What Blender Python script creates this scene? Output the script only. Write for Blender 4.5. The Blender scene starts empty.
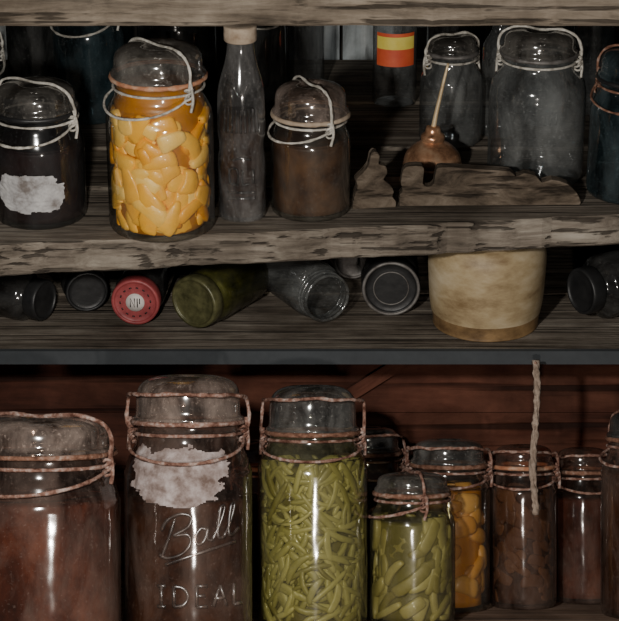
import bpy, math, random
from mathutils import Vector, Matrix, noise
RN = random.Random(11)
scene = bpy.context.scene
COL = scene.collection
PI = math.pi
Z1 = 0.091      # jar shelf surface
Z0 = -0.055     # low shelf surface
TILT = math.radians(22)   # lower rack leans back
RT = Matrix.Rotation(-TILT, 4, 'X')
W0 = -0.305     # lower rack shelf surface (rack coords)

# ------------------------------------------------------------ materials
def newmat(name):
    m = bpy.data.materials.new(name); m.use_nodes = True
    nt = m.node_tree; nt.nodes.clear()
    out = nt.nodes.new('ShaderNodeOutputMaterial')
    return m, nt, out
def N(nt, t, **kw):
    n = nt.nodes.new(t)
    for k, v in kw.items():
        if hasattr(n, k): setattr(n, k, v)
        else: n.inputs[k].default_value = v
    return n
def c4(c): return (c[0], c[1], c[2], 1)
def ramp(nt, stops):
    r = nt.nodes.new('ShaderNodeValToRGB'); el = r.color_ramp.elements
    while len(el) < len(stops): el.new(0.5)
    for e, (p, c) in zip(el, stops): e.position = p; e.color = c4(c)
    return r
def coords(nt, scale=(1, 1, 1)):
    tc = nt.nodes.new('ShaderNodeTexCoord'); mp = nt.nodes.new('ShaderNodeMapping')
    mp.inputs['Scale'].default_value = scale
    nt.links.new(tc.outputs['Object'], mp.inputs['Vector']); return mp
def solid(name, stops, scale=(40, 40, 40), rough=.5, bump=.3, metal=0, spec=.5, island=False, detail=6, bdist=.002, coat=0):
    m, nt, out = newmat(name); L = nt.links
    mp = coords(nt, scale)
    nz = N(nt, 'ShaderNodeTexNoise', Scale=1.0, Detail=detail, Roughness=.65)
    L.new(mp.outputs[0], nz.inputs['Vector'])
    r = ramp(nt, stops)
    b = nt.nodes.new('ShaderNodeBsdfPrincipled')
    if island:
        g = nt.nodes.new('ShaderNodeNewGeometry')
        mx = N(nt, 'ShaderNodeMath', operation='MULTIPLY_ADD'); mx.inputs[1].default_value = .6; 
        L.new(g.outputs['Random Per Island'], mx.inputs[0])
        m2 = N(nt, 'ShaderNodeMath', operation='MULTIPLY'); m2.inputs[1].default_value = .4
        L.new(nz.outputs[0], m2.inputs[0]); L.new(m2.outputs[0], mx.inputs[2])
        L.new(mx.outputs[0], r.inputs[0])
    else:
        L.new(nz.outputs[0], r.inputs[0])
    L.new(r.outputs[0], b.inputs['Base Color'])
    b.inputs['Roughness'].default_value = rough; b.inputs['Metallic'].default_value = metal
    b.inputs['Specular IOR Level'].default_value = spec
    b.inputs['Coat Weight'].default_value = coat; b.inputs['Coat Roughness'].default_value = .08
    if bump:
        bp = N(nt, 'ShaderNodeBump', Strength=bump, Distance=bdist)
        L.new(nz.outputs[0], bp.inputs['Height']); L.new(bp.outputs[0], b.inputs['Normal'])
    L.new(b.outputs[0], out.inputs[0]); return m
def wood(name, dark, mid, light, sc=(5, 90, 90), rough=.85, bump=.8, off=0):
    m, nt, out = newmat(name); L = nt.links
    tc = nt.nodes.new('ShaderNodeTexCoord'); mp = nt.nodes.new('ShaderNodeMapping')
    mp.inputs['Scale'].default_value = sc; mp.inputs['Location'].default_value = (off, off*2, 0)
    L.new(tc.outputs['Object'], mp.inputs['Vector'])
    n1 = N(nt, 'ShaderNodeTexNoise', Scale=1.0, Detail=8, Roughness=.7, Distortion=.6)
    L.new(mp.outputs[0], n1.inputs['Vector'])
    r = ramp(nt, [(.30, dark), (.48, mid), (.72, light)])
    L.new(n1.outputs[0], r.inputs[0])
    n2 = N(nt, 'ShaderNodeTexNoise', Scale=9.0, Detail=7, Roughness=.65)
    L.new(tc.outputs['Object'], n2.inputs['Vector'])
    r2 = ramp(nt, [(.32, (.26, .23, .20)), (.62, (1, 1, 1))]); L.new(n2.outputs[0], r2.inputs[0])
    mx = N(nt, 'ShaderNodeMix', data_type='RGBA', blend_type='MULTIPLY'); mx.inputs[0].default_value = .85
    L.new(r.outputs[0], mx.inputs[6]); L.new(r2.outputs[0], mx.inputs[7])
    mp2 = nt.nodes.new('ShaderNodeMapping'); mp2.inputs['Scale'].default_value = (sc[0]*.6, sc[1]*2.2, sc[2]*2.2)
    L.new(tc.outputs['Object'], mp2.inputs['Vector'])
    n3 = N(nt, 'ShaderNodeTexNoise', Scale=1.0, Detail=3); L.new(mp2.outputs[0], n3.inputs['Vector'])
    r3 = ramp(nt, [(.37, (.12, .11, .10)), (.44, (1, 1, 1))]); L.new(n3.outputs[0], r3.inputs[0])
    mx2 = N(nt, 'ShaderNodeMix', data_type='RGBA', blend_type='MULTIPLY'); mx2.inputs[0].default_value = .8
    L.new(mx.outputs[2], mx2.inputs[6]); L.new(r3.outputs[0], mx2.inputs[7])
    b = N(nt, 'ShaderNodeBsdfPrincipled', Roughness=rough); b.inputs['Specular IOR Level'].default_value = .2
    L.new(mx2.outputs[2], b.inputs['Base Color'])
    add = N(nt, 'ShaderNodeMath', operation='ADD'); L.new(n1.outputs[0], add.inputs[0]); L.new(r3.outputs[0], add.inputs[1])
    bp = N(nt, 'ShaderNodeBump', Strength=bump, Distance=.003)
    L.new(add.outputs[0], bp.inputs['Height']); L.new(bp.outputs[0], b.inputs['Normal'])
    L.new(b.outputs[0], out.inputs[0]); return m
def glass(name, tint, dust=.12, dustcol=(.45, .47, .48), rim=.25, rough=.10, refl=.55, base=.08):
    m, nt, out = newmat(name); L = nt.links
    lw = N(nt, 'ShaderNodeLayerWeight', Blend=.5)
    pw = N(nt, 'ShaderNodeMath', operation='POWER'); pw.inputs[1].default_value = 2.6
    L.new(lw.outputs['Facing'], pw.inputs[0])
    tr = nt.nodes.new('ShaderNodeBsdfTransparent')
    r = ramp(nt, [(.0, tint), (1, tuple(t*rim for t in tint))]); L.new(pw.outputs[0], r.inputs[0])
    L.new(r.outputs[0], tr.inputs[0])
    gl = N(nt, 'ShaderNodeBsdfGlossy', Roughness=rough)
    mp = coords(nt, (24, 24, 11)); nz = N(nt, 'ShaderNodeTexNoise', Scale=1.0, Detail=8, Roughness=.66, Distortion=.4)
    L.new(mp.outputs[0], nz.inputs['Vector'])
    mpb = coords(nt, (30, 30, 22)); nb = N(nt, 'ShaderNodeTexNoise', Scale=1.0, Detail=2)
    L.new(mpb.outputs[0], nb.inputs['Vector'])
    bp = N(nt, 'ShaderNodeBump', Strength=.6, Distance=.002); L.new(nb.outputs[0], bp.inputs['Height'])
    L.new(bp.outputs[0], gl.inputs['Normal'])
    fa = N(nt, 'ShaderNodeMath', operation='MULTIPLY_ADD'); fa.inputs[1].default_value = refl; fa.inputs[2].default_value = base
    L.new(pw.outputs[0], fa.inputs[0])
    m1 = nt.nodes.new('ShaderNodeMixShader'); L.new(fa.outputs[0], m1.inputs[0]); L.new(tr.outputs[0], m1.inputs[1]); L.new(gl.outputs[0], m1.inputs[2])
    df = N(nt, 'ShaderNodeBsdfDiffuse'); df.inputs[0].default_value = c4(dustcol)
    tc = nt.nodes.new('ShaderNodeTexCoord'); sp2 = N(nt, 'ShaderNodeTexNoise', Scale=300.0, Detail=2, Roughness=.6)
    L.new(tc.outputs['Object'], sp2.inputs['Vector'])
    sr = N(nt, 'ShaderNodeMapRange'); sr.inputs[1].default_value = .60; sr.inputs[2].default_value = .76; sr.inputs[3].default_value = 0; sr.inputs[4].default_value = min(.3, dust*1.4)
    L.new(sp2.outputs[0], sr.inputs[0])
    mr = N(nt, 'ShaderNodeMapRange'); mr.inputs[1].default_value = .42; mr.inputs[2].default_value = .70
    mr.inputs[3].default_value = dust*.25; mr.inputs[4].default_value = min(1, dust*2.4)
    L.new(nz.outputs[0], mr.inputs[0])
    ad = N(nt, 'ShaderNodeMath', operation='ADD'); ad.use_clamp = True; L.new(mr.outputs[0], ad.inputs[0]); L.new(sr.outputs[0], ad.inputs[1])
    m2 = nt.nodes.new('ShaderNodeMixShader'); L.new(ad.outputs[0], m2.inputs[0]); L.new(m1.outputs[0], m2.inputs[1]); L.new(df.outputs[0], m2.inputs[2])
    L.new(m2.outputs[0], out.inputs[0]); return m

M = {}
M['wood'] = wood('weathered_grey_wood', (.035, .028, .021), (.18, .15, .12), (.37, .33, .275))
M['wood2'] = wood('weathered_grey_wood_b', (.035, .029, .022), (.18, .152, .12), (.36, .315, .26), off=3)
M['wood_edge'] = wood('worn_board_wood', (.05, .04, .03), (.18, .145, .11), (.33, .28, .225), sc=(7, 70, 70), off=7)
M['redwood'] = wood('dark_red_wood', (.025, .009, .006), (.09, .030, .018), (.16, .062, .038), sc=(3, 40, 25), off=5)
M['dirtywood'] = wood('pale_dirty_wood', (.09, .05, .035), (.26, .17, .12), (.42, .31, .25), off=2)
M['wall_pale'] = wood('whitewashed_board', (.22, .24, .25), (.5, .55, .57), (.7, .75, .77), sc=(50, 50, 4))
M['wall_dark'] = wood('dark_board', (.015, .013, .011), (.04, .036, .032), (.08, .073, .065), sc=(50, 50, 4))
M['trim'] = solid('grey_painted_metal', [(.3, (.04, .044, .048)), (.7, (.052, .057, .062))], rough=.8, bump=.02, spec=.15)
M['g_clear'] = glass('dusty_clear_glass', (.80, .81, .82), dust=.115, dustcol=(.38, .39, .38))
M['g_clean'] = glass('clear_glass', (.94, .94, .90), dust=.035, dustcol=(.4, .37, .32), rim=.32, base=.09)
M['g_bean'] = glass('brine_clouded_glass', (.88, .87, .72), dust=.06, dustcol=(.34, .32, .2), rim=.32, base=.10)
M['g_ink'] = glass('dark_clear_glass', (.7, .7, .7), dust=.015, rim=.3)
M['g_teal'] = glass('teal_glass', (.36, .50, .54), dust=.07, dustcol=(.2, .28, .31))
M['g_dark'] = glass('dark_glass', (.33, .34, .35), dust=.07, dustcol=(.28, .28, .27))
M['g_olive'] = glass('olive_glass', (.5, .5, .28), dust=.05, dustcol=(.22, .21, .12))
M['g_smoke'] = glass('grey_dusty_glass', (.62, .6, .59), dust=.13, dustcol=(.36, .35, .34), base=.10)
M['g_lid'] = glass('lid_glass', (.44, .43, .42), dust=.13, dustcol=(.40, .37, .33), base=.14)
M['g_lidpale'] = glass('grimy_lid_glass', (.48, .41, .36), dust=.21, dustcol=(.43, .34, .29), base=.14)
M['g_brown'] = glass('brownish_glass', (.70, .56, .48), dust=.085, dustcol=(.33, .24, .20), base=.08)
M['g_blue'] = glass('blue_lid_glass', (.46, .47, .46), dust=.14, dustcol=(.34, .33, .31), base=.15)
M['g_emb'] = glass('lit_raised_glass', (.62, .54, .50), dust=.11, dustcol=(.44, .35, .30), base=.14, rough=.3)  # paler dust colour stands in for light caught on the raised lettering
M['rust'] = solid('rusty_wire', [(.32, (.06, .024, .014)), (.52, (.20, .10, .065)), (.75, (.40, .31, .26))], (130,)*3, rough=.9, bump=1, spec=.2)
M['rustpink'] = solid('pale_rusty_wire', [(.36, (.07, .028, .018)), (.50, (.22, .12, .09)), (.68, (.46, .37, .33))], (120,)*3, rough=.9, bump=1, spec=.2)
M['wire'] = solid('galvanised_wire', [(.35, (.20, .18, .15)), (.65, (.62, .59, .53))], (120,)*3, rough=.7, metal=.1, bump=.6)
M['rubber_o'] = solid('orange_rubber', [(.3, (.22, .07, .03)), (.5, (.38, .17, .09)), (.72, (.5, .38, .28))], (80,)*3, rough=.8)
M['rubber_b'] = solid('beige_rubber', [(.3, (.2, .14, .09)), (.7, (.42, .34, .26))], (80,)*3, rough=.8)
M['squash'] = solid('squash_slices', [(.10, (.56, .17, .006)), (.32, (.78, .33, .012)), (.62, (.88, .47, .045)), (.94, (.93, .68, .22))], (70,)*3, rough=.4, bump=.5, island=True, coat=.15)
M['squashcore'] = solid('squash_juice', [(.3, (.33, .11, .005)), (.7, (.46, .18, .010))], rough=.4)
M['beans'] = solid('green_beans', [(.15, (.12, .105, .025)), (.45, (.23, .215, .068)), (.75, (.33, .31, .12)), (.95, (.46, .43, .23))], (90,)*3, rough=.45, island=True, coat=.1)
M['beancore'] = solid('bean_brine', [(.3, (.07, .06, .014)), (.7, (.13, .115, .03))], rough=.4)
M['pickle'] = solid('pickled_spears', [(.15, (.13, .11, .025)), (.5, (.24, .21, .07)), (.9, (.38, .34, .15))], (90,)*3, rough=.45, island=True, coat=.1)
M['carrot'] = solid('orange_carrots', [(.15, (.24, .085, .012)), (.5, (.43, .18, .025)), (.9, (.55, .30, .07))], (60,)*3, rough=.5, island=True, coat=.1)
M['brownbit'] = solid('brown_preserves', [(.15, (.07, .034, .014)), (.5, (.11, .058, .025)), (.9, (.16, .095, .042))], (60,)*3, rough=.6, island=True)
M['redbrown'] = solid('red_brown_preserves', [(.35, (.028, .009, .006)), (.5, (.085, .027, .016)), (.70, (.22, .088, .05))], (24, 24, 15), rough=.7, bump=.2, spec=.2)
M['darkjuice'] = solid('dark_berry_juice', [(.3, (.007, .003, .003)), (.7, (.026, .011, .009))], (30,)*3, rough=.5, spec=.2)
M['brownjuice'] = solid('brown_juice', [(.35, (.022, .010, .006)), (.7, (.09, .042, .018))], (35,)*3, rough=.5, spec=.2)
M['moss'] = solid('mossy_contents', [(.35, (.02, .025, .005)), (.55, (.10, .10, .02)), (.75, (.24, .23, .07))], (70,)*3, rough=.4)
M['copper'] = solid('tarnished_copper', [(.3, (.16, .07, .04)), (.5, (.6, .32, .18)), (.75, (.85, .58, .37))], (60,)*3, rough=.28, metal=.7, bump=.1)
M['brass'] = solid('spout_brass', [(.3, (.4, .28, .15)), (.7, (.75, .6, .38))], (80,)*3, rough=.4, metal=.3)
M['crock'] = solid('stoneware_tan', [(.34, (.17, .11, .05)), (.48, (.33, .25, .14)), (.68, (.50, .42, .29))], (13, 13, 30), rough=.55, bump=.15, detail=8)
M['crockfoot'] = solid('stoneware_brown', [(.35, (.09, .05, .02)), (.65, (.26, .16, .07))], (30, 30, 40), rough=.6, bump=.2)
M['paper'] = solid('aged_paper', [(.36, (.13, .11, .10)), (.5, (.32, .31, .31)), (.68, (.48, .47, .46))], (50, 50, 50), rough=.85, bump=.6, detail=9)
M['crust'] = solid('torn_paper_crust', [(.38, (.12, .08, .065)), (.50, (.26, .205, .19)), (.66, (.46, .40, .39))], (50,)*3, rough=.95, bump=1, detail=9)
M['redlid'] = solid('red_painted_lid', [(.3, (.17, .025, .028)), (.7, (.36, .07, .07))], (60,)*3, rough=.5)
M['white'] = solid('white_print', [(.3, (.5, .45, .43)), (.7, (.66, .62, .58))], rough=.6)
M['blackmetal'] = solid('black_metal', [(.3, (.010, .010, .011)), (.7, (.03, .03, .03))], rough=.45, metal=.3)
M['greymetal'] = solid('dull_metal', [(.3, (.06, .05, .045)), (.7, (.2, .19, .18))], (90,)*3, rough=.55, metal=.4)
M['olivelid'] = solid('grimy_olive_lid', [(.3, (.03, .03, .012)), (.7, (.12, .115, .05))], (90,)*3, rough=.4, metal=.2)
M['labelred'] = solid('red_label', [(.3, (.5, .05, .02)), (.7, (.65, .12, .04))], rough=.6)
M['labelyel'] = solid('yellow_label', [(.3, (.65, .5, .05)), (.7, (.75, .65, .15))], rough=.6)
M['frag'] = wood('weathered_scroll_wood', (.03, .022, .015), (.115, .088, .064), (.25, .205, .16), sc=(25, 60, 60), off=1)
M['rope'] = solid('dirty_rope', [(.3, (.13, .09, .065)), (.6, (.31, .24, .19)), (.8, (.46, .39, .33))], (160,)*3, rough=.95, bump=1)

# ------------------------------------------------------------ mesh tools
class MB:
    def __init__(s): s.v = []; s.f = []; s.mi = []; s.m = 0
    def face(s, f): s.f.append(f); s.mi.append(s.m)
def make(mb, name, mats, parent=None, smooth=True):
    me = bpy.data.meshes.new(name); me.from_pydata([tuple(v) for v in mb.v], [], mb.f); me.update()
    if not isinstance(mats, (list, tuple)): mats = [mats]
    for m in mats: me.materials.append(M[m])
    for p, i in zip(me.polygons, mb.mi): p.material_index = i; p.use_smooth = smooth
    o = bpy.data.objects.new(name, me); COL.objects.link(o)
    if parent: o.parent = parent
    return o
def cr(pts, n=4):
    P = [Vector(p) for p in pts]
    if len(P) < 3 or n < 2: return P
    Q = [2*P[0]-P[1]] + P + [2*P[-1]-P[-2]]; out = []
    for i in range(1, len(Q)-2):
        a, b, c, d = Q[i-1], Q[i], Q[i+1], Q[i+2]
        for k in range(n):
            t = k/n
            out.append(.5*((2*b)+(c-a)*t+(2*a-5*b+4*c-d)*t*t+(3*b-a-3*c+d)*t**3))
    out.append(P[-1]); return out
def lathe(mb, prof, seg=56, n=3, wob=0):
    P = cr([(a, 0, b) for a, b in prof], n) if n > 1 else [Vector((a, 0, b)) for a, b in prof]
    b0 = len(mb.v)
    for p in P:
        r = max(p.x, .00005)
        for j in range(seg):
            a = 2*PI*j/seg
            rr = r*(1+wob*noise.noise(Vector((math.cos(a)*2, math.sin(a)*2, p.z*20))))
            mb.v.append(Vector((rr*math.cos(a), rr*math.sin(a), p.z)))
    for i in range(len(P)-1):
        for j in range(seg):
            k = (j+1) % seg
            mb.face((b0+i*seg+j, b0+i*seg+k, b0+(i+1)*seg+k, b0+(i+1)*seg+j))
def tube(mb, pts, r, seg=8, n=4, closed=False, rough=0, taper=None):
    if closed: P = [Vector(p) for p in pts]
    else: P = cr(pts, n)
    b0 = len(mb.v); cnt = len(P); up = None
    for i, p in enumerate(P):
        t = (P[(i+1) % cnt]-P[i-1]) if closed else (P[min(i+1, cnt-1)]-P[max(i-1, 0)])
        t.normalize()
        if up is None:
            up = Vector((0, 0, 1)) if abs(t.z) < .9 else Vector((1, 0, 0))
        up = (up - t*up.dot(t)).normalized(); w = t.cross(up)
        rr = r*(1+rough*noise.noise(p*180)) * (taper(i/(cnt-1)) if taper else 1)
        for j in range(seg):
            a = 2*PI*j/seg
            mb.v.append(p+up*math.cos(a)*rr+w*math.sin(a)*rr)
    for i in range(cnt if closed else cnt-1):
        i2 = (i+1) % cnt
        for j in range(seg):
            k = (j+1) % seg
            mb.face((b0+i*seg+j, b0+i*seg+k, b0+i2*seg+k, b0+i2*seg+j))
    if not closed:
        mb.face(tuple(b0+j for j in range(seg))[::-1]); mb.face(tuple(b0+(cnt-1)*seg+j for j in range(seg)))
def ring(mb, R, z, r, seg=48, rough=.2, dz=0):
    tube(mb, [(R*math.cos(2*PI*i/seg), R*math.sin(2*PI*i/seg), z+dz*math.cos(2*PI*i/seg)) for i in range(seg)], r, closed=True, rough=rough)
def sp(x, p): return math.copysign(abs(x)**p, x)
def piece(mb, th, z, rho, phi, a, b, c, bend, pw, rin, zmin, zmax, tap=0):
    b0 = len(mb.v); LA, LO = 8, 12
    for i in range(LA+1):
        la = -PI/2+PI*i/LA
        for j in range(LO):
            lo = 2*PI*j/LO
            s = a*sp(math.sin(la), pw); q = max(math.cos(la), .02)
            tf = 1+tap*(s/a)
            t = b*tf*sp(q, pw)*sp(math.cos(lo), pw); n_ = c*sp(q, pw)*sp(math.sin(lo), pw)
            t += bend*(s*s)/a
            rr = min(rho+n_, rin)
            zz = min(max(z+s*math.sin(phi)+t*math.cos(phi), zmin), zmax)
            an = th+(s*math.cos(phi)-t*math.sin(phi))/rho
            mb.v.append(Vector((rr*math.cos(an), rr*math.sin(an), zz)))
    for i in range(LA):
        for j in range(LO):
            k = (j+1) % LO
            mb.face((b0+i*LO+j, b0+i*LO+k, b0+(i+1)*LO+k, b0+(i+1)*LO+j))
def empty(name, loc, rot=(0, 0, 0), rack=False):
    e = bpy.data.objects.new(name, None); e.empty_display_size = .02; COL.objects.link(e)
    if rack:
        e.matrix_world = RT @ Matrix.Translation(Vector(loc)) @ Matrix.Rotation(rot[2], 4, 'Z')
    else:
        e.location = loc; e.rotation_euler = rot
    return e
def prof_r(prof, z):
    for (r0, z0), (r1, z1) in zip(prof, prof[1:]):
        if z0 <= z <= z1 and z1 > z0: return r0+(r1-r0)*(z-z0)/(z1-z0)
    return prof[-1][0]
def patch(par, name, prof, th, half, z, hz, mat, irr=0, off=.0006, seed=0, shape=None):
    """thin sheet wrapped onto a lathe profile; th=0 faces -Y"""
    mb = MB(); nu, nv = 90, 60; idx = {}
    for i in range(nu+1):
        for j in range(nv+1):
            u = -1+2*i/nu; v = -1+2*j/nv
            zz = z+v*hz; r = prof_r(prof, zz)+off+.0012*abs(noise.noise(Vector((u*5, v*5, seed)))) * (1 if irr else 0); a = -PI/2+th+u*half
            idx[i, j] = len(mb.v); mb.v.append(Vector((r*math.cos(a), r*math.sin(a), zz)))
    for i in range(nu):
        for j in range(nv):
            u = -1+2*(i+.5)/nu; v = -1+2*(j+.5)/nv
            if shape: 
                if not shape(u, v, seed): continue
            elif irr:
                d = (abs(u)**2.6+abs(v)**2.6)**(1/2.6)
                if d > 1-irr*(.5+noise.noise(Vector((u*2.2+seed, v*2.2, seed)))*1.2+noise.noise(Vector((u*7, v*7, seed)))*.4): continue
            mb.face((idx[i, j], idx[i+1, j], idx[i+1, j+1], idx[i, j+1]))
    return make(mb, name, mat, par)
def emboss(par, name, prof, strokes, mat, r=.001, th0=0, z0=0, slope=0):
    mb = MB()
    for st in strokes:
        pts = []
        for u, w in st:
            u /= 1000; w = w/1000+u*slope; zz = z0+w; R = prof_r(prof, zz)+.0001
            a = -PI/2+th0+u/R; pts.append((R*math.cos(a), R*math.sin(a), zz))
        tube(mb, pts, r, seg=6, n=5, rough=.4)
    return make(mb, name, mat, par)

def bail_jar(name, loc, r, h, body='g_clear', lid='g_lid', rubber='rubber_o', wire='wire', nr=.80, lr=.86,
             lid_h=.028, sh=.018, neck=.014, bail=-30, content=None, fill=1.0, rack=False, wr=.0013,
             rings=(), lever=True, mode='over', rot=(0, 0, 0), knot=True, fz=.6):
    e = empty(name, loc, rot, rack)
    zr = h-lid_h; zs = zr-neck-sh; R = r*nr; LR = r*lr
    prof = [(0, .003), (r*.55, .002), (r*.88, 0), (r*.97, .002), (r, .008), (r, .02), (r, zs*.5), (r, zs-.008), (r*.985, zs), (r*.95, zs+sh*.35),
            (R+(r-R)*.35, zs+sh*.75), (R+.001, zs+sh), (R, zs+sh+neck*.4), (R, zr-.003), (R+.002, zr-.001)]
    mb = MB(); lathe(mb, prof); make(mb, 'glass_body', body, e)
    mb = MB()
    lathe(mb, [(R, zr+.0005), (LR, zr+.001), (LR+.0005, zr+.004), (LR*.95, zr+.007), (LR*.94, zr+lid_h*.5), (LR*.90, zr+lid_h*.72), (LR*.76, zr+lid_h*.88),
               (LR*.5, h-lid_h*.03), (LR*.34, h-lid_h*.05), (LR*.28, h-lid_h*.14), (0, h-lid_h*.14)])
    make(mb, 'glass_lid', lid, e)
    mb = MB(); ring(mb, LR, zr-.0005, .0024, rough=.4); make(mb, 'rubber_ring', rubber, e)
    # wires
    mb = MB(); a = math.radians(bail)
    zp = zr-neck*.55; ring(mb, R+.0022, zp, wr, rough=.4)
    for (zz, rr) in rings: ring(mb, r*rr, zz, wr, rough=.3, dz=.001)
    def P(d, z, side=1, off=0):
        return (d*side*math.cos(a)-off*math.sin(a), d*side*math.sin(a)+off*math.cos(a), z)
    if mode == 'front':
        zf = zr+lid_h*fz; RL = LR+.0035
        pts = [P(R+.004, zp-.010), P(R+.006, zp), P(RL+.002, zr+.002), P(RL+.001, zf-.004)]
        for i in range(1, 14):
            an = a-PI*i/14; pts.append((RL*math.cos(an), RL*math.sin(an), zf+.004*math.sin(PI*i/14)))
        pts += [P(RL+.001, zf-.004, -1), P(RL+.002, zr+.002, -1), P(R+.006, zp, -1), P(R+.004, zp-.010, -1)]
    else:
        pts = [P(R+.004, zp-.004), P(LR+.004, zr+.001), P(LR+.003, zr+lid_h*.45), P(LR*.93, zr+lid_h*.82), P(LR*.55, h+.001), P(0, h-.0005),
               P(LR*.55, h+.001, -1), P(LR*.93, zr+lid_h*.82, -1), P(LR+.003, zr+lid_h*.45, -1), P(LR+.004, zr+.001, -1), P(R+.004, zp-.004, -1)]
    pts = [Vector(q)+Vector((RN.uniform(-1, 1), RN.uniform(-1, 1), RN.uniform(-1, 1)))*.0009 for q in pts]
    tube(mb, pts, wr*1.1, rough=.5)
    if lever:
        pts = []
        for i in range(15):
            t = i/14; an = a-PI*t; dip = math.sin(PI*t)
            rr = R+.004+(r-R)*.7*min(1, dip*1.5); zz = zp-.003-dip*(neck*.45+sh*.5)
            pts.append((rr*math.cos(an), rr*math.sin(an), zz))
        tube(mb, pts, wr, rough=.5, n=3)
    if knot:
        for s in (1, -1):
            for k in range(4):
                c = Vector(P(R+.004, zp-.006+k*.0035, s)); q = []
                for i in range(10):
                    t = 2*PI*i/10; q.append(c+Vector((math.cos(t)*.0035*1, math.sin(t)*.0035, math.sin(t+k)*.002)))
                tube(mb, q, wr*.85, closed=True, rough=.2)
            tube(mb, [P(LR+.003, zr+.004, s), P(R+.008, zp-.004, s, .002), P(R+.008, zp-.016, s, -.001)], wr*1.1, rough=.2)
    make(mb, 'wire_bail', wire, e)
    ri = r-.0025
    if content:
        kind = content[0]
        top = .006+(zs+sh*.2-.006)*fill
        core = content[1]; rc = ri if kind == 'juice' else ri*.84
        cp = [(0, .005), (rc*.9, .005), (rc, .011), (rc, top*.5), (rc, min(top, zs)-.004)]
        if fill > 1:
            cp += [(min(rc, R-.002)+.004, zs+sh*.7), (min(rc, R-.002), zs+sh), (min(rc, R-.002), zs+sh+neck*.6), (0, zs+sh+neck*.6)]
        else: cp += [(rc*.985, min(top, zs)-.001), (rc*.9, min(top, zs)), (0, min(top, zs))]
        mb = MB(); lathe(mb, cp, n=2); make(mb, 'preserve_liquid', core, e)
        if kind == 'pieces':
            mat, n, A, B, C, pw, tiltf = content[2:9]
            tp = content[9] if len(content) > 9 else 0
            mb = MB()
            for i in range(n):
                sA = A*RN.uniform(.5, 1.3); sB = B*RN.uniform(.65, 1.3)
                phi = tiltf()
                z = RN.uniform(.006+sB, top-sB*.5)
                piece(mb, RN.uniform(0, 2*PI), z, ri-C*RN.uniform(.85, 2.9), phi, sA, sB, C, RN.uniform(-.35, .35), pw*RN.uniform(.75, 1.15), ri-.0003, .005, top+.002, tp*RN.uniform(-1, 1))
            make(mb, 'preserved_pieces', mat, e)
    return e, prof

def plank(name, xs, y0, y1, zt, th, mat, rack=False, yr0=None, jag=.003, seed=0):
    """board along X; y0 = front edge at left, yr0 = front edge at right"""
    mb = MB(); nx = 90; x0, x1 = xs
    if yr0 is None: yr0 = y0
    sec = []
    for i in range(nx+1):
        x = x0+(x1-x0)*i/nx; t = i/nx
        f = y0+(yr0-y0)*t
        f += jag*noise.noise(Vector((x*14, seed, 0)))+jag*.5*noise.noise(Vector((x*55, seed, 3)))
        k = y1+jag*.6*noise.noise(Vector((x*16, seed+9, 0)))
        ch = .002+.0025*max(0, noise.noise(Vector((x*30, seed, 7))))
        pts = [(x, f+ch, zt), (x, f, zt-ch), (x, f+.0015*noise.noise(Vector((x*40, seed, 5))), zt-th+ch), (x, f+ch, zt-th), (x, k, zt-th), (x, k, zt)]
        sec.append(pts)
    for s in sec: mb.v += [Vector(p) for p in s]
    for i in range(nx):
        for j in range(6):
            k = (j+1) % 6
            mb.face((i*6+j, i*6+k, (i+1)*6+k, (i+1)*6+j))
    mb.face(tuple(range(6))[::-1]); mb.face(tuple(nx*6+j for j in range(6)))
    o = make(mb, name, mat, smooth=False)
    if rack: o.matrix_world = RT.copy()
    return o
def box(mb, x0, x1, y0, y1, z0, z1):
    b = len(mb.v)
    mb.v += [Vector(p) for p in ((x0, y0, z0), (x1, y0, z0), (x1, y1, z0), (x0, y1, z0), (x0, y0, z1), (x1, y0, z1), (x1, y1, z1), (x0, y1, z1))]
    for f in ((0, 3, 2, 1), (4, 5, 6, 7), (0, 1, 5, 4), (1, 2, 6, 5), (2, 3, 7, 6), (3, 0, 4, 7)): mb.face(tuple(b+i for i in f))

# ------------------------------------------------------------ structure
XS = (-.47, .47)
plank('shelf_board', XS, -.02, .20, .340, .043, 'wood_edge', seed=1)
plank('shelf_board', XS, .205, .56, .340, .03, 'wood2', seed=2)
plank('shelf_board', XS, -.080, .100, Z1, .032, 'wood', yr0=.050, seed=3, jag=.005)
plank('shelf_board', XS, .108, .225, Z1, .024, 'wood2', seed=4, jag=.005)
plank('shelf_board', XS, .236, .385, Z1, .024, 'wood', seed=5, jag=.005)
plank('shelf_board', XS, .396, .565, Z1, .024, 'wood2', seed=6)
plank('shelf_board', XS, .021, .17, Z0, .012, 'wood', seed=7, jag=.001)
plank('shelf_board', XS, .176, .36, Z0, .012, 'wood2', seed=8)
plank('shelf_board', XS, .366, .565, Z0, .012, 'wood2', seed=9)
mb = MB(); box(mb, XS[0], XS[1], .0135, .0195, -.0650, -.0505); make(mb, 'trim_1', 'trim', smooth=False)
mb = MB(); x = -.49; i = 0
while x < .49:
    w = RN.uniform(.06, .09)
    mb.m = 1 if any(a < x+w/2 < b for a, b in ((-.40, -.30), (-.06, .09), (.13, .2))) else 0
    box(mb, x, x+w-.004, .572, .585, -.08, .42); x += w; i += 1
mb.m = 0; box(mb, -.5, .5, .586, .592, -.08, .42)
make(mb, 'wall_back', ['wall_dark', 'wall_pale'], smooth=False)
for s, nm in ((-1, 'wall_left'), (1, 'wall_right')):
    mb = MB()
    xa, xb = sorted((s*.475, s*.495)); box(mb, xa, xb, .03, .57, -.08, .42)
    make(mb, nm, 'wall_dark', smooth=False)
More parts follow.
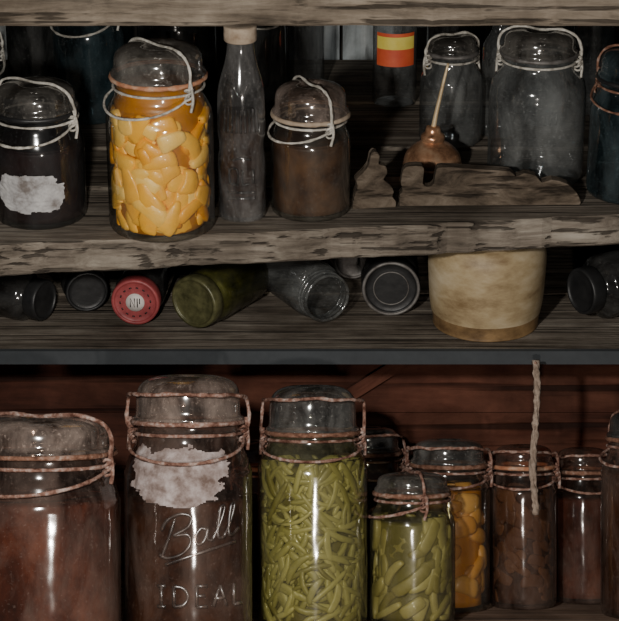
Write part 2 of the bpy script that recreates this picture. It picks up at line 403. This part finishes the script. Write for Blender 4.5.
# lower rack
plank('shelf_board', (-.5, .5), -.27, -.10, W0, .03, 'dirtywood', rack=True, seed=12)
plank('shelf_board', (-.5, .5), -.094, .20, W0, .03, 'dirtywood', rack=True, seed=13)
mb = MB()
for a, b in ((W0-.03, -.200), (-.1995, -.115), (-.1145, -.004)):
    box(mb, -.5, .5, .205, .22, a, b)
o = make(mb, 'wall_back', 'redwood', smooth=False); o.matrix_world = RT.copy()
mb = MB(); box(mb, -.10, .10, -.004, .004, -.007, .007)
o = make(mb, 'diagonal_brace', 'redwood', smooth=False)
o.matrix_world = RT @ Matrix.Translation((.06, .199, -.085)) @ Matrix.Rotation(math.radians(-32), 4, 'Y')

# ------------------------------------------------------------ jar shelf
rnd_tilt = lambda: RN.uniform(-1.4, 1.4)
e, pf = bail_jar('dark_berry_preserve_jar', (-.266, .028, Z1), .0455, .137, body='g_ink', lid='g_lid', rubber='blackmetal', wire='wire',
                 nr=.84, lr=.9, lid_h=.026, bail=-28, content=('juice', 'darkjuice'), fill=1.0)
patch(e, 'paper_label', pf, -.10, .82, .038, .021, 'paper', irr=.16, seed=3)
bail_jar('yellow_squash_jar', (-.144, 0, Z1), .0518, .183, body='g_clean', lid='g_lid', rubber='rubber_o', nr=.80, lr=.87, lid_h=.030, neck=.018, sh=.02,
         bail=-48, content=('pieces', 'squashcore', 'squash', 270, .0165, .0078, .0055, .48, rnd_tilt, .55), fill=1.04)
e = empty('glass_bottle', (-.0665, .030, Z1))
bp_ = [(0, .002), (.020, 0), (.0232, .003), (.0235, .03), (.0235, .058), (.0222, .068), (.0222, .078), (.0235, .088), (.0233, .118), (.0215, .135), (.0165, .153), (.0135, .168), (.013, .182)]
mb = MB(); lathe(mb, bp_); make(mb, 'glass_body', 'g_smoke', e)
mb = MB(); lathe(mb, [(.0133, .178), (.0158, .179), (.0158, .190), (.0145, .1935), (0, .1935)], n=2)
make(mb, 'bottle_cap', 'rubber_b', e)
mb = MB(); lathe(mb, [(0, .004), (.021, .004), (.0215, .03), (.0208, .073), (.021, .105), (0, .106)], n=1); make(mb, 'murky_liquid', 'brownjuice', e)
st = []
for k in range(9):
    u = -18+k*4.5; st.append([(u, 92), (u*.95, 104), (u*.9, 116)])
st += [[(-12, 40), (-12, 54), (-4, 54), (-4, 40), (-12, 40)], [(1, 54), (1, 40), (8, 40)], [(12, 54), (12, 40)], [(-14, 30), (0, 31), (14, 30)], [(-14, 24), (0, 25), (14, 24)],
       [(-10, 64), (0, 66), (10, 64)], [(-8, 140), (0, 128), (8, 140)]]
emboss(e, 'embossed_lettering', bp_, st, 'g_smoke', r=.0012)
bail_jar('brown_preserve_jar', (.001, .044, Z1), .0395, .131, body='g_clean', lid='g_lidpale', rubber='rubber_b', nr=.84, lr=.94, lid_h=.030, sh=.012, neck=.012,
         bail=-60, content=('juice', 'brownjuice'), fill=1.0)
e = empty('copper_oil_can', (.128, .155, Z1))
mb = MB(); lathe(mb, [(0, 0), (.027, 0), (.0305, .002), (.031, .009), (.0295, .012), (.030, .014), (.027, .022), (.019, .030), (.012, .034), (.0105, .036)])
make(mb, 'can_body', 'copper', e)
mb = MB(); lathe(mb, [(.0115, .034), (.0122, .036), (.0122, .041), (.0085, .044), (.007, .050), (0, .051)], n=2); make(mb, 'spout_collar', 'copper', e)
mb = MB(); tube(mb, [(0, 0, .047), (.003, 0, .065), (.008, 0, .09), (.014, 0, .118)], .0028, seg=12, taper=lambda t: 1-.5*t); make(mb, 'spout', 'brass', e)
def extrude(name, outline, th, loc, rotz, mat):
    mb = MB(); P = cr([(x/1000, 0, z/1000) for x, z in outline], 2); n = len(P)
    for yy in (-th/2, th/2):
        for p in P: mb.v.append(Vector((p.x, yy, max(p.z, 0))))
    mb.face(tuple(range(n))); mb.face(tuple(range(n, 2*n))[::-1])
    for i in range(n):
        k = (i+1) % n; mb.face((i, n+i, n+k, k))
    o = make(mb, name, mat, smooth=False); o.location = loc; o.rotation_euler = (0, 0, rotz)
    b = o.modifiers.new('bev', 'BEVEL'); b.width = .0012; b.segments = 2
    return o
extrude('carved_wood_scrollwork', [(0, 0), (1, 12), (5, 24), (3, 31), (10, 38), (16, 46), (18, 56), (22, 60), (27, 55), (26, 46), (33, 44), (35, 36), (31, 30), (38, 24), (42, 16), (40, 12), (44, 6), (44, 0)], .014, (.042, .050, Z1), .15, 'frag')
extrude('carved_wood_scrollwork', [(0, 0), (0, 12), (3, 16), (1, 24), (3, 38), (9, 42), (22, 42), (24, 36), (23, 24), (28, 20), (34, 24), (36, 38), (42, 41), (60, 40), (84, 38), (110, 36), (116, 30), (124, 34), (136, 31), (142, 24), (152, 27), (168, 22), (178, 12), (182, 3), (181, 0)], .014, (.090, .060, Z1), .02, 'frag')
e, pf = bail_jar('empty_canning_jar', (.234, .146, Z1), .0495, .157, body='g_clear', lid='g_lid', rubber='greymetal', nr=.72, lr=.78, lid_h=.024, sh=.024, neck=.014, bail=-15, lever=False)
emboss(e, 'embossed_lettering', pf, [[(-16, 0), (-16, 14), (-8, 12), (-14, 7), (-7, 3), (-16, 0)], [(2, 0), (-2, 6), (2, 10), (4, 0)], [(8, 0), (10, 14)], [(14, 0), (16, 14)]], 'g_clear', r=.0006, z0=.07)
bail_jar('teal_canning_jar', (.328, .096, Z1), .046, .150, body='g_teal', lid='g_teal', rubber='blackmetal', wire='rust', bail=-30, content=('juice', 'darkjuice'), fill=.15)
bail_jar('empty_canning_jar', (.153, .262, Z1), .034, .118, body='g_clear', lid='g_lid', rubber='greymetal', nr=.7, lr=.78, lid_h=.018, sh=.02, bail=20, lever=False)
bail_jar('teal_canning_jar', (-.245, .35, Z1), .040, .155, body='g_teal', lid='g_dark', rubber='greymetal', wire='wire', bail=-30)
bail_jar('dark_canning_jar', (-.148, .37, Z1), .045, .165, body='g_dark', lid='g_dark', rubber='rubber_o', wire='rust', bail=20, content=('juice', 'darkjuice'), fill=.7)
bail_jar('dark_canning_jar', (-.380, .33, Z1), .044, .11, body='g_dark', lid='g_lid', rubber='greymetal', bail=20, content=('juice', 'darkjuice'))
bail_jar('dark_canning_jar', (.390, .30, Z1), .042, .15, body='g_teal', lid='g_dark', rubber='greymetal', bail=20, content=('juice', 'darkjuice'))
def bottle(name, loc, r, h, mat, label=None, cap='blackmetal', liq=None, rot=(0, 0, 0)):
    e = empty(name, loc, rot)
    pr = [(0, .002), (r*.85, 0), (r, .005), (r, h*.3), (r, h*.6), (r*.92, h*.68), (r*.5, h*.78), (r*.42, h*.86), (r*.42, h*.95)]
    mb = MB(); lathe(mb, pr, seg=40); make(mb, 'glass_body', mat, e)
    mb = MB(); lathe(mb, [(r*.44, h*.93), (r*.5, h*.935), (r*.5, h), (0, h)], seg=32, n=1); make(mb, 'bottle_cap', cap, e)
    if label:
        patch(e, 'label_band', pr, 0, .95, h*.42, h*.12, 'labelred')
        patch(e, 'label_panel', pr, 0, .9, h*.47, h*.045, 'labelyel', off=.0012)
        emboss(e, 'label_print', pr, [[(-9, 0), (-4, 3), (0, 0), (5, 3), (9, 0)], [(-8, -4), (8, -4)]], 'blackmetal', r=.0010, z0=h*.47)
    if liq:
        mb = MB(); lathe(mb, [(0, .004), (r*.93, .004), (r*.93, h*.5), (0, h*.5)], seg=32, n=1); make(mb, 'liquid', liq, e)
    return e
bottle('labelled_glass_bottle', (.097, .40, Z1), .025, .16, 'g_clear', label=True)
bottle('small_glass_bottle', (.206, .285, Z1), .019, .15, 'g_clear')
bottle('small_glass_bottle', (-.005, .45, Z1), .022, .17, 'g_clear')
bottle('small_glass_bottle', (.262, .33, Z1), .024, .17, 'g_teal')
bottle('small_glass_bottle', (.318, .37, Z1), .024, .17, 'g_clear')
bottle('small_glass_bottle', (.160, .46, Z1), .024, .17, 'g_dark', liq='darkjuice')
bail_jar('empty_canning_jar', (-.060, .36, Z1), .034, .16, body='g_dark', lid='g_lid', rubber='greymetal', bail=20)
bail_jar('empty_canning_jar', (-.315, .44, Z1), .034, .16, body='g_dark', lid='g_lid', rubber='greymetal', bail=20)

# ------------------------------------------------------------ low shelf, lying jars
def lying_jar(name, mouth, yaw, r, h, mat, cap, liq=None, capr=.82, deco=None, open_=False):
    y = math.radians(yaw); d = Vector((math.sin(y), -math.cos(y), 0))
    base = Vector((mouth[0], mouth[1], Z0+r)) - d*h
    e = empty(name, base, (PI/2, 0, y))
    pr = [(0, .004), (r*.6, .003), (r*.88, 0), (r, .006), (r, h*.4), (r, h*.72), (r*.94, h*.79), (r*capr*.97, h*.85), (r*capr*.95, h*.97)]
    mb = MB(); lathe(mb, pr, seg=48); make(mb, 'glass_body', mat, e)
    R = r*capr
    if open_:
        mb = MB(); ring(mb, R*.97, h, .0018); ring(mb, R, h*.92, .0013); ring(mb, R, h*.86, .0013); make(mb, 'glass_rim', mat, e)
    else:
        mb = MB(); lathe(mb, [(R*.98, h*.86), (R*1.04, h*.865), (R*1.05, h-.003), (R*1.0, h), (R*.9, h), (R*.86, h-.0015), (R*.5, h-.0015), (0, h-.0015)], n=2)
        make(mb, 'screw_lid', cap, e)
    if liq:
        mb = MB(); lathe(mb, [(0, .006), (r*.93, .006), (r*.94, h*.7), (r*.8, h*.78), (0, h*.8)], n=1, seg=40); make(mb, 'contents', liq, e)
    if deco == 'star':
        mb = MB(); lathe(mb, [(R*.40, h-.0012), (R*.40, h+.0002), (0, h+.0002)], n=1, seg=32); make(mb, 'lid_disc', 'white', e)
        mb = MB()
        for q in ([(-.2, -.2), (-.2, .2), (-.02, -.2), (-.02, .2)], [(.1, -.2), (.1, .2)], [(.2, .2), (.2, -.05)]):
            tube(mb, [(R*a, R*b, h+.0006) for a, b in q], .0006, n=1, seg=5)
        for k in range(14):
            a = 2*PI*k/14; b = a+.16
            tube(mb, [(R*.66*math.cos(a), R*.66*math.sin(a), h-.0013), (R*.66*math.cos(b), R*.66*math.sin(b), h-.0013)], .0008, n=1, seg=5)
        make(mb, 'lid_print', 'blackmetal', e)
    if deco == 'ring':
        mb = MB(); ring(mb, R*.98, h, .0018); ring(mb, R*.62, h-.001, .0008); make(mb, 'lid_rim', 'greymetal', e)
    return e
lying_jar('red_lidded_jar', (-.181, .088), -6, .0265, .11, 'g_dark', 'redlid', 'darkjuice', capr=.92, deco='star')
lying_jar('green_contents_jar', (-.120, .078), -32, .0305, .10, 'g_olive', 'olivelid', 'moss', capr=.88)
lying_jar('toppled_clear_jar', (.018, .092), 28, .030, .095, 'g_clear', 'greymetal', None, capr=.85, open_=True)
lying_jar('black_lidded_jar', (.0855, .115), 0, .031, .10, 'g_dark', 'blackmetal', 'darkjuice', capr=.95, deco='ring')
lying_jar('dark_glass_jar', (-.234, .122), 12, .024, .10, 'g_dark', 'blackmetal', 'darkjuice', capr=.9)
lying_jar('dark_glass_jar', (-.275, .095), 62, .026, .10, 'g_dark', 'blackmetal', 'darkjuice', capr=.8)
lying_jar('dark_glass_jar', (.282, .10), -60, .034, .11, 'g_dark', 'blackmetal', 'darkjuice', capr=.7)
lying_jar('brown_glass_jar', (.048, .21), 8, .024, .10, 'g_brown', 'greymetal', 'brownjuice', capr=.85)
e = empty('stoneware_crock', (.184, .100, Z0))
mb = MB(); lathe(mb, [(0, 0), (.050, 0), (.0545, .003), (.0555, .010), (.057, .016)], wob=.01); make(mb, 'crock_foot', 'crockfoot', e)
mb = MB(); lathe(mb, [(.057, .016), (.059, .03), (.061, .06), (.0615, .076), (.060, .086), (.055, .095), (.051, .098), (.050, .102), (.047, .103), (.045, .098), (.05, .05), (0, .01)], wob=.012)
make(mb, 'crock_body', 'crock', e)

# ------------------------------------------------------------ lower rack jars
def rl(x, v): return (x, v, W0)
bail_jar('red_brown_preserve_jar', rl(-.247, -.172), .0735, .212, body='g_brown', lid='g_lidpale', rubber='rust', wire='rustpink', nr=.88, lr=.93, lid_h=.034, sh=.022, neck=.02,
         bail=-22, content=('juice', 'redbrown'), fill=1.0, rack=True, wr=.0018)
e, pf = bail_jar('large_embossed_jar', rl(-.1145, -.118), .0605, .247, body='g_brown', lid='g_lidpale', rubber='rustpink', wire='rustpink', nr=.80, lr=.86, lid_h=.044, sh=.026, neck=.020,
         bail=-4, content=('juice', 'brownjuice'), fill=.80, rack=True, wr=.0017, mode='front', fz=.55)
def torn(u, v, s):
    n_ = noise.noise(Vector((u*3+s, v*3, s)))*.24+noise.noise(Vector((u*10, v*10, s)))*.10
    return abs(u+.05) < (.74+.22*(v+1)/2)*math.sqrt(max(0, 1-max(0, -v)**2.4))+n_-.03 and v < .85+n_
patch(e, 'torn_paper_remnant', pf, -.08, 1.0, .156, .029, 'crust', irr=.15, seed=5, shape=torn)
B = [[(-22, -17), (-15, 0), (-9, 17)], [(-22, 8), (-16, 17), (-4, 21), (6, 17), (3, 8), (-10, 2), (3, 1), (5, -8), (-3, -16), (-16, -18), (-24, -14)],
     [(21, 3), (15, 5), (10, -2), (12, -9), (18, -7), (22, 4), (21, -5), (26, -8)],
     [(26, -8), (34, 6), (39, 20), (35, 21), (32, 6), (32, -6), (38, -7)], [(38, -7), (46, 6), (51, 20), (47, 21), (44, 6), (44, -6), (50, -6), (56, -2)],
     [(-18, -24), (0, -20), (24, -16), (52, -14)]]
emboss(e, 'embossed_script', pf, B, 'g_emb', r=.0014, z0=.101, slope=.14)
I = [[(-22, 0), (-22, 19)], [(-26, 19), (-18, 19)], [(-26, 0), (-18, 0)], [(-10, 0), (-10, 19)], [(-10, 19), (-1, 17), (3, 9.5), (-1, 2), (-10, 0)], [(11, 0), (11, 19)], [(11, 19), (21, 19)], [(11, 10), (19, 10)], [(11, 0), (21, 0)],
     [(27, 0), (34, 19)], [(34, 19), (41, 0)], [(29, 7), (39, 7)], [(50, 19), (50, 0)], [(50, 0), (60, 0)]]
emboss(e, 'embossed_lettering', pf, I, 'g_emb', r=.0016, z0=.036)
bail_jar('green_bean_jar', rl(.003, -.052), .0535, .234, body='g_bean', lid='g_blue', rubber='rust', wire='rustpink', nr=.80, lr=.84, lid_h=.046, sh=.020, neck=.012,
         bail=-4, content=('pieces', 'beancore', 'beans', 640, .020, .0032, .0029, .7, lambda: RN.choice((-1, 1))*RN.uniform(.1, 1.5)), fill=1.0, rack=True, wr=.0015, mode='front', fz=.66)
bail_jar('pickle_jar', rl(.1005, -.038), .0425, .147, body='g_bean', lid='g_lid', rubber='rust', wire='rustpink', nr=.80, lr=.86, lid_h=.020, sh=.014, neck=.012,
         bail=-75, content=('pieces', 'beancore', 'pickle', 120, .024, .0056, .0042, .55, lambda: RN.uniform(.3, 1.9)), fill=1.0, rack=True, wr=.0015)
bail_jar('carrot_jar', rl(.142, .054), .0425, .173, body='g_clean', lid='g_blue', rubber='rust', wire='rustpink', nr=.84, lr=.90, lid_h=.026, sh=.012, neck=.012,
         bail=-8, content=('pieces', 'squashcore', 'carrot', 90, .017, .010, .006, .8, rnd_tilt), fill=1.0, rack=True, wr=.0015, mode='front')
bail_jar('brown_preserve_jar', rl(.220, .070), .0345, .166, body='g_brown', lid='g_brown', rubber='rubber_o', wire='rustpink', nr=.84, lr=.9, lid_h=.022, sh=.012, neck=.012,
         bail=-12, content=('pieces', 'brownjuice', 'brownbit', 150, .012, .006, .0012, .6, rnd_tilt), fill=1.0, rack=True, wr=.0014, mode='front')
bail_jar('brown_preserve_jar', rl(.2865, .108), .033, .160, body='g_brown', lid='g_brown', rubber='rust', wire='rustpink', nr=.84, lr=.9, lid_h=.024, sh=.012, neck=.012,
         bail=12, content=('juice', 'redbrown'), fill=.95, rack=True, wr=.0014, mode='front')
bail_jar('dark_preserve_jar', rl(.338, .01), .046, .205, body='g_brown', lid='g_dark', rubber='rust', wire='rustpink', bail=-40, content=('juice', 'brownjuice'), rack=True, wr=.0016)
bail_jar('brown_preserve_jar', rl(.064, .135), .037, .18, body='g_brown', lid='g_blue', rubber='rust', wire='rustpink', bail=10, content=('juice', 'redbrown'), rack=True, mode='front')
bail_jar('brown_preserve_jar', rl(-.045, .125), .037, .166, body='g_brown', lid='g_brown', rubber='rubber_o', wire='rustpink', bail=10, content=('juice', 'brownjuice'), rack=True)
e = empty('hanging_rope', (0, 0, 0)); e.matrix_world = RT @ Matrix.Translation((.226, .012, 0))
mb = MB()
for k in range(3):
    pts = []
    for i in range(50):
        t = i/49; a = t*13+k*2*PI/3
        pts.append((math.cos(a)*.0015+.002*math.sin(t*7), math.sin(a)*.0015, -.05-t*.155))
    tube(mb, pts, .0022, seg=7, n=1, rough=1.1)
make(mb, 'rope_strands', 'rope', e)
mb = MB(); tube(mb, [(0, .02, -.0535), (0, .008, -.0535), (0, -.004, -.0525)], .0016); make(mb, 'nail', 'rust', e)

# ------------------------------------------------------------ light / camera
def lamp(name, loc, energy, radius, col):
    l = bpy.data.lights.new(name, 'POINT'); l.energy = energy; l.shadow_soft_size = radius; l.color = col
    o = bpy.data.objects.new(name, l); COL.objects.link(o); o.location = loc; return o
lamp('low_fill_flash', (-.17, -.98, .49), 36, .022, (1, .965, .90))
lamp('low_fill_flash', (.10, -1.10, .13), 14, .022, (1, .91, .82))  # extra low lamp, added to brighten the lower rack's back wall
w = bpy.data.worlds.new('dark_cellar'); scene.world = w; w.use_nodes = True
bg = w.node_tree.nodes.get('Background') or w.node_tree.nodes.new('ShaderNodeBackground')
bg.inputs[0].default_value = (.6, .6, .62, 1); bg.inputs[1].default_value = .05
P_ = math.radians(23); D = 2.2
cd = bpy.data.cameras.new('camera'); cam = bpy.data.objects.new('camera', cd); COL.objects.link(cam)
cam.location = (0, -D*math.cos(P_), D*math.sin(P_)); cam.rotation_euler = (PI/2-P_, 0, 0)
cd.angle = math.radians(16); cd.clip_start = .05
scene.camera = cam
